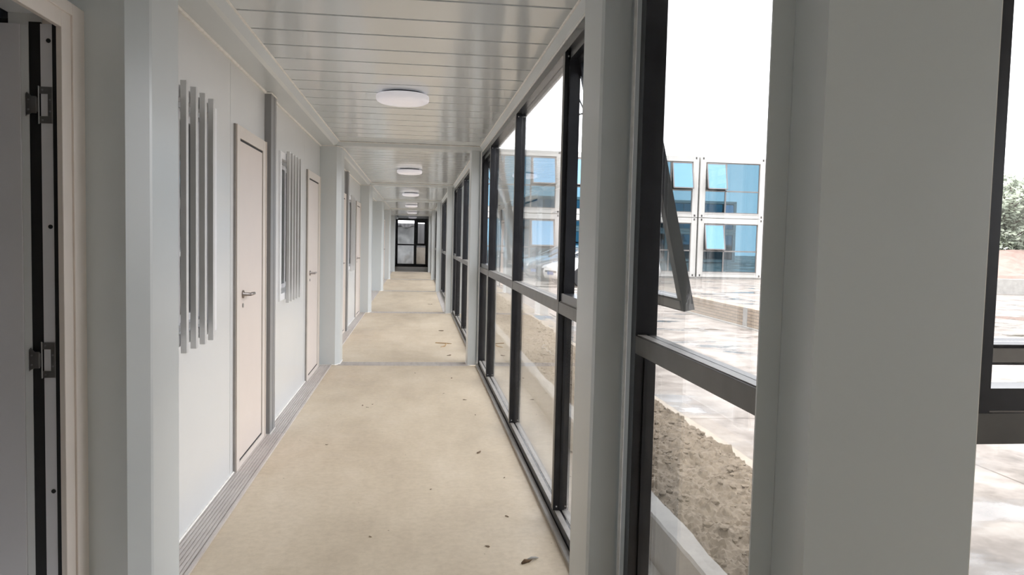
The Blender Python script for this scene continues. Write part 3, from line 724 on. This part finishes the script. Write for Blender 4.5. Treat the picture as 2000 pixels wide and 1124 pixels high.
# ------------------------------------------------------------------ container building across the yard
def container(x0, x1, z0, z1, y, sash_cells, cells, label, transom):
    r = empty('container_unit', ((x0+x1)/2, y, z0)); ox, oy, oz = (x0+x1)/2, y, z0
    P = 0.27; g = 0.025; w = (x1-x0)/2-g; H = z1-z0-g
    tb, bb = 0.25, 0.22
    f = MB()
    for sx in (-1, 1): f.box(sx*w, sx*(w-P), 0, 0.2, 0, H)
    f.box(-w+P, w-P, 0.02, 0.2, H-tb, H).box(-w+P, w-P, 0.02, 0.2, 0, bb)
    f.box(-w+P, w-P, 0.0, 0.03, H-tb, H-tb+0.035).box(-w+P, w-P, 0.0, 0.03, bb-0.035, bb)
    f.build('frame', M['white_frame'], r)
    for sx in (-1, 1):
        for z in (0.08, H-0.08): MB().box(sx*(w-P/2)-0.035, sx*(w-P/2)+0.035, -0.004, 0.01, z-0.05, z+0.05).build('corner_slot', M['rubber'], r)
    b = MB(); D = 5.8
    b.box(-w, -w+0.08, 0.2, D, 0, H).box(w-0.08, w, 0.2, D, 0, H).box(-w, w, D, D+0.08, 0, H).box(-w, w, 0.2, D, 0, 0.1).box(-w, w, 0.2, D, H-0.1, H)
    b.build('body', M['inroom'], r)
    a0, a1 = -w+P, w-P; zb, zt = bb, H-tb; fr = 0.05
    wf = MB(); wf.box(a0, a1, 0.06, 0.12, zb, zb+fr).box(a0, a1, 0.06, 0.12, zt-fr, zt)
    tz = zb+(zt-zb)*transom
    wf.box(a0, a1, 0.05, 0.12, tz-0.03, tz+0.03)
    xs = [a0]
    tot = sum(cells)
    for c in cells: xs.append(xs[-1]+(a1-a0)*c/tot)
    for xx in xs: wf.box(max(a0, xx-0.03), min(a1, xx+0.03), 0.05, 0.12, zb, zt)
    wf.build('window_frame', M['win_grey'], r)
    for i in range(len(cells)):
        p, q = xs[i]+0.03, xs[i+1]-0.03
        MB().box(p, q, 0.085, 0.091, zb+fr, tz-0.03).build('pane', M['glass_blue'], r)
        if i in sash_cells:
            L = zt-fr-tz-0.02; ang = math.radians(14)
            mw = Matrix.Translation((0, 0.05, zt-fr)) @ Matrix.Rotation(-ang, 4, 'X')
            sm = MB(); sm.box(p, p+0.05, -0.04, 0, -L, 0).box(q-0.05, q, -0.04, 0, -L, 0).box(p, q, -0.04, 0, -L, -L+0.05).box(p, q, -0.04, 0, -0.05, 0)
            so = sm.build('open_sash', M['win_grey'], r, mw=mw)
            MB().box(p+0.05, q-0.05, -0.025, -0.019, -L+0.05, -0.05).build('pane', M['glass_blue_sash'], so)
        else:
            MB().box(p, q, 0.085, 0.091, tz+0.03, zt-fr).build('pane', M['glass_blue'], r)
    tag(r, label, 'container office', 'container units of the building across the yard')
    return r
YF = 36.0
zA, zM, zT = -0.06, 2.81, 5.74
for (z0, z1, st) in ((zM, zT, 'upper'), (zA, zM, 'lower')):
    container(13.42, 16.75, z0, z1, YF, [0], [1.0, 1.62], '%s container unit at the right end of the building across the yard' % st, 0.44)
    container(6.75, 13.38, z0, z1, YF, [0, 3] if st == 'upper' else [], [1.0, 1.75, 1.85, 1.0], '%s white container unit second from the right end of the building across the yard' % st, 0.44)
    container(0.95, 6.71, z0, z1, YF, [3], [1.0, 1.3, 1.1, 1.0], '%s container unit nearest the corridor in the building across the yard' % st, 0.44)
for q in range(3):
    for z0, src in ((zM, 'upper'), (zA, 'lower')):
        c = container(-3.3, 3.3, z0, zT if src == 'upper' else zM, 0, [0] if src == 'upper' else [], [1.0, 1.75, 1.85, 1.0], '%s container unit of the near wing outside the picture, %s from the corridor' % (src, ORD[q]), 0.44)
        c.rotation_euler = (0, 0, math.pi); c.location = (13.5+q*6.7, 1.3, z0)
tag(MB().box(0.95, 16.8, YF+0.05, YF+6, -0.154, -0.061).build('plinth', M['concrete']), 'low concrete plinth under the container building', 'plinth')

# ------------------------------------------------------------------ brick wall
bw = empty('brick_wall', (6.58, 15.6, -0.155))
MB().box(-0.12, 0.12, -1.9, 2.3, 0, 0.395).build('masonry', M['brick'], bw)
MB().box(-0.128, 0.128, -1.15, -0.96, 0, 0.40).build('pier', M['concrete'], bw)
MB().box(-0.16, -0.12, -1.9, 2.3, 0, 0.03).build('mortar_footing', M['concrete'], bw)
tag(bw, 'low pale brick wall with a grey pier standing on the wet yard', 'wall')

# ------------------------------------------------------------------ cars
def interp(tab, x):
    for (a, b), (c, d) in zip(tab, tab[1:]):
        if x <= c: t = (x-a)/(c-a) if c > a else 0; t = t*t*(3-2*t)*0.5+t*0.5; return b+(d-b)*t
    return tab[-1][1]
def make_car(paint, x, y, rz, label):
    r = empty('car', (x, y, -0.155), rz); Lc = 4.55
    top = [(0, .60), (.06, .72), (.35, .82), (1.15, .98), (1.5, 1.0), (3.6, 1.02), (4.2, 1.04), (4.5, .98), (4.55, .75)]
    bot = [(0, .32), (.1, .22), (.6, .20), (4.0, .20), (4.4, .26), (4.55, .40)]
    hw = [(0, .62), (.08, .76), (.5, .87), (1.2, .90), (3.6, .90), (4.3, .84), (4.55, .68)]
    n = 46; rings = []
    for i in range(n+1):
        u = Lc*i/n; zt, zb, w = interp(top, u), interp(bot, u), interp(hw, u)
        crown = 0.05
        half = [(0, zb), (w*.86, zb), (w*.97, zb+.08), (w, zb+(zt-zb)*.45), (w*.985, zb+(zt-zb)*.68), (w*.93, zt-.05), (w*.82, zt), (w*.4, zt+crown*.8), (0, zt+crown)]
        rings.append([(u, -p, z) for p, z in half] + [(u, p, z) for p, z in half[-2:0:-1]])
    MB().rings(rings).build('body', paint, r, smooth=True)
    roof = [(1.15, .98), (1.95, 1.38), (2.4, 1.45), (3.0, 1.45), (3.5, 1.36), (4.2, 1.04)]
    rings = []; 
    for i in range(31):
        u = 1.12+3.1*i/30; zt = interp(roof, u); f = max(0.02, (zt-.98)/.47)
        w0 = .84; w1 = w0-.24*f
        half = [(0, .93), (w0, .95), (w0-.02*f, .99), (w1, max(.995, zt-.04)), (w1-.08, max(1.0, zt)), (0, max(1.0, zt)+.02)]
        rings.append([(u, -p, z) for p, z in half] + [(u, p, z) for p, z in half[-2:0:-1]])
    MB().rings(rings).build('cabin_glass', M['carglass'], r, smooth=True)
    rf = MB()
    rings = []
    for i in range(13):
        u = 1.95+1.5*i/12; zt = interp(roof, u)+.012; w = .60
        rings.append([(u, -w, zt-.05), (u, -w+.06, zt-.005), (u, 0, zt+.022), (u, w-.06, zt-.005), (u, w, zt-.05), (u, 0, zt-.05)])
    rf.rings(rings)
    for sgn in (-1, 1):
        rf.tube([(1.10, sgn*.84, .99), (1.55, sgn*.76, 1.20), (1.98, sgn*.62, 1.41)], .028, 6)
        rf.tube([(2.65, sgn*.845, .98), (2.68, sgn*.62, 1.42)], .030, 6)
        rf.tube([(3.42, sgn*.62, 1.40), (3.85, sgn*.74, 1.21), (4.22, sgn*.84, 1.02)], .045, 6)
    rf.build('roof', paint, r, smooth=True)
    for wx in (.86, 3.56):
        for sgn in (-1, 1):
            ar = MB(); ar.lathe([(.385, -.06), (.385, .012)], (wx, sgn*.885, .33), 'Y', 32); ar.build('wheel_arch', M['rubber'], r)
            wh = MB(); wh.lathe([(.20, -.1), (.31, -.1), (.33, -.07), (.33, .07), (.31, .1), (.20, .1)], (wx, sgn*.83, .33), 'Y', 32)
            wo = wh.build('wheel', M['tyre'], r, smooth=True)
            rim = MB(); yy = sgn*.925
            for q in range(5):
                a = 2*math.pi*q/5; c_, s_ = math.cos(a), math.sin(a)
                rim.tube([(wx+.04*c_, yy, .33+.04*s_), (wx+.22*c_, yy+.005*sgn, .33+.22*s_)], .022, 6)
            rim.lathe([(.215, -.01), (.235, -.01), (.235, .015), (.215, .015)], (wx, yy, .33), 'Y', 32)
            rim.lathe([(.05, -.02), (.05, .012)], (wx, yy, .33), 'Y', 16)
            rim.build('rim', M['rim'], wo, smooth=True)
    for sgn in (-1, 1):
        MB().prism([(.05, .60), (.12, .70), (.46, .78), (.52, .72), (.20, .61)], sgn*.66, sgn*.86, 'Y').build('headlamp', M['headlamp'], r, bevel=.02)
        MB().prism([(.015, .34), (.03, .46), (.13, .47), (.10, .34)], sgn*.52, sgn*.76, 'Y').build('fog_lamp_recess', M['rubber'], r, bevel=.01)
        m_ = MB(); m_.prism([(1.42, 1.0), (1.50, 1.10), (1.62, 1.10), (1.64, 1.0)], sgn*.88, sgn*1.03, 'Y'); m_.build('mirror', paint, r, bevel=.02)
    MB().prism([(-.012, .46), (.02, .66), (.09, .66), (.05, .46)], -.46, .46, 'Y').build('grille', M['rubber'], r, bevel=.01)
    MB().box(-.022, 0.0, -.22, .22, .38, .50).build('number_plate', M['plate'], r)
    tag(r, label, 'car'); return r
make_car(M['carwhite'], 5.0, 28.7, math.radians(18), 'white sedan parked nearest, nose to the left, in front of the container building')
make_car(M['cardark'], 4.75, 31.3, math.radians(18), 'dark sedan parked just behind the white sedan')
make_car(M['carblue'], 4.6, 34.0, math.radians(12), 'steel-blue car parked farthest back, against the container building')

# ------------------------------------------------------------------ right background: retaining wall, earth bank, trees
tag(MB().box(22.3, 60, 27.6, 28.0, -0.2, 0.42).build('retaining_wall', M['concrete']), 'low grey concrete wall at the far side of the yard', 'wall')
bm = bmesh.new(); prev = None
for j in range(30):
    row = []
    for i in range(90):
        x = 22.3+i*0.5; y = 27.95+j*0.6
        h = 0.35+1.15*min(1, j/7)+0.25*noise.noise(Vector((x*.35, y*.35, 0)))+0.08*noise.noise(Vector((x*2, y*2, 1)))
        row.append(bm.verts.new((x, y, h if j else 0.0)))
    if prev:
        for i in range(89): bm.faces.new((prev[i], prev[i+1], row[i+1], row[i]))
    prev = row
me = bpy.data.meshes.new('earth_bank'); bm.to_mesh(me); bm.free(); me.materials.append(M['mound'])
tag_o = bpy.data.objects.new('earth_bank', me); COL.objects.link(tag_o); tag_o['kind'] = 'structure'; tag_o['label'] = 'reddish earth bank behind the low concrete wall'
def tree(x, y, h, sp, label, seed):
    rr = random.Random(seed); r = empty('tree', (x, y, 1.2)); tk = MB(); tips = []
    tk.tube([(0, 0, -0.2), (0.1, 0, h*.3), (-0.05, .1, h*.6), (0, 0, h*.85)], [.14, .11, .07, .03], 7)
    for q in range(12):
        z = h*(.12+.065*q); a = q*2.4; l = sp*(1-q*.045)
        e = (l*math.cos(a), l*math.sin(a), z+h*.16); tk.tube([(0, 0, z), (e[0]*.5, e[1]*.5, z+h*.1), e], [.05, .035, .015], 5); tips.append(e)
    tk.build('trunk', M['bark'], r)
    bm = bmesh.new()
    cs = tips + [(0, 0, h*.9)] + [(rr.uniform(-.6, .6)*sp, rr.uniform(-.6, .6)*sp, h*rr.uniform(.1, .85)) for _ in range(16)]
    for c in cs:
        R_ = sp*rr.uniform(.32, .55)
        for _ in range(170):
            v = Vector((rr.gauss(0, 1), rr.gauss(0, 1), rr.gauss(0, 1))).normalized()*R_*rr.uniform(.45, 1.0)
            p = Vector(c)+Vector((v.x, v.y, v.z*.85)); s_ = rr.uniform(.05, .11)
            a = Vector((rr.gauss(0, 1), rr.gauss(0, 1), rr.gauss(0, 1))).normalized(); b = a.orthogonal().normalized()
            vs = [bm.verts.new(p+a*s_*1.6), bm.verts.new(p+b*s_*.8), bm.verts.new(p-a*s_*1.6), bm.verts.new(p-b*s_*.8)]
            bm.faces.new(vs)
    me = bpy.data.meshes.new('foliage'); bm.to_mesh(me); bm.free(); me.materials.append(M['foliage'])
    f = bpy.data.objects.new('foliage', me); COL.objects.link(f); f.parent = r
    tag(r, label, 'tree', 'trees on the earth bank')
tree(27.6, 33.2, 3.6, 1.5, 'leafy tree on the earth bank, leftmost one beside the black window frame', 1)
tree(31.8, 37.0, 3.9, 1.7, 'taller leafy tree on the earth bank near the right picture edge', 2)
tree(36.2, 39.2, 4.0, 1.9, 'leafy tree on the earth bank farthest to the right', 3)
tree(26.6, 38.6, 3.6, 1.6, 'leafy tree farther back on the earth bank', 4)

# ------------------------------------------------------------------ small litter on the floor
def scrap(x, y, r, a, seed):
    rr = random.Random(seed); bm = bmesh.new(); n = 9; top = []
    for i in range(n):
        t = 2*math.pi*i/n; q = r*(0.55+0.6*rr.random()); top.append((q*math.cos(t)*1.8, q*math.sin(t)*0.7, 0.001+0.35*r*rr.random()))
    vt = [bm.verts.new((p[0]*math.cos(a)-p[1]*math.sin(a), p[0]*math.sin(a)+p[1]*math.cos(a), p[2]+.0012)) for p in top]
    vb = [bm.verts.new((v.co.x, v.co.y, v.co.z-.0011)) for v in vt]
    bm.faces.new(vt); bm.faces.new(vb[::-1])
    for i in range(n): bm.faces.new((vt[i], vb[i], vb[(i+1) % n], vt[(i+1) % n]))
    me = bpy.data.meshes.new('dry_leaf_scrap'); bm.to_mesh(me); bm.free(); me.materials.append(M['leaf'])
    o = bpy.data.objects.new('dry_leaf_scrap', me); COL.objects.link(o); o.location = (x, y, 0)
    return o
lf = empty('dead_leaf', (0.522, 3.372, 0))
MB().tube([(-.035, -.03, .004), (-.02, -.02, .010), (.0, -.008, .006), (.02, .004, .010)], [.004, .009, .007, .003], 7).build('curled_blade', M['leaf'], lf, smooth=True)
MB().tube([(-.012, -.014, .010), (.012, .0, .014), (.035, .016, .008), (.05, .02, .006)], [.004, .007, .006, .001], 7).build('pale_blade', M['ditch'], lf, smooth=True)
tag(lf, 'curled dead leaf on the floor near the bottom of the picture beside the glazing', 'leaf')
tw = empty('twig', (0.396, 10.64, 0))
tk = MB(); tk.tube([(-.12, .12, .004), (.03, .06, .005), (.10, .04, .004)], [.006, .008, .003], 6); tk.tube([(-.06, -.30, .004), (.0, -.22, .005), (.02, -.02, .006), (.03, .05, .006)], [.003, .008, .008, .006], 6)
tk.build('stem', M['straw'], tw)
tag(tw, 'tan forked twig on the floor past the first floor strip', 'twig')
spots = [(0.439, 5.165, .016), (0.489, 3.94, .008), (-0.443, 6.675, .010), (-0.40, 6.60, .008), (-.36, 6.72, .008), (0.38, 8.0, .012), (.27, 7.2, .007), (.1, 4.4, .006), (.35, 3.55, .010), (.42, 9.6, .025), (.40, 12.2, .03), (-.2, 3.7, .006), (.5, 6.3, .008), (.55, 4.6, .006), (-.6, 5.4, .008), (.3, 17.2, .03), (.0, 8.3, .008), (.45, 6.9, .012)]
NAMES = {0: 'brown leaf scrap lying midway along the near glazing', 2: 'brown speck of leaf in the small cluster left of the floor middle', 5: 'brown leaf scrap just before the first floor strip, right side',
         8: 'brown leaf scrap low in the picture beside the curled dead leaf', 9: 'flat brown leaf just past the first floor strip', 10: 'long brown leaf on the floor well past the forked twig', 15: 'brown leaf on the floor past the second floor strip', 17: 'brown leaf scrap near the glazing halfway to the first strip'}
for i, (x, y, r_) in enumerate(spots):
    o = scrap(x, y, r_, rnd.uniform(0, 3), i)
    if i in NAMES: tag(o, NAMES[i], 'leaf')
    else: tag(o, 'tiny dark speck of dry leaf on the beige corridor floor', 'leaf scrap', 'tiny leaf specks scattered on the floor')
bm = bmesh.new(); rr = random.Random(5)
px, py = 1.75, 7.4
top = [bm.verts.new((px+0.035*math.cos(t)*rr.uniform(.6, 1.2), py+0.05*math.sin(t)*rr.uniform(.6, 1.2), soil_h(px, py)+0.03+0.02*rr.random())) for t in [q*0.7 for q in range(9)]]
bot = [bm.verts.new(v.co-Vector((0, 0, .003))) for v in top]
bm.faces.new(top); bm.faces.new(bot[::-1])
for q in range(9): bm.faces.new((top[q], bot[q], bot[(q+1) % 9], top[(q+1) % 9]))
me = bpy.data.meshes.new('paper_scrap'); bm.to_mesh(me); bm.free(); me.materials.append(M['whitealu'])
o = bpy.data.objects.new('paper_scrap', me); COL.objects.link(o); tag(o, 'small white scrap lying on the brown soil outside the glazing', 'litter')
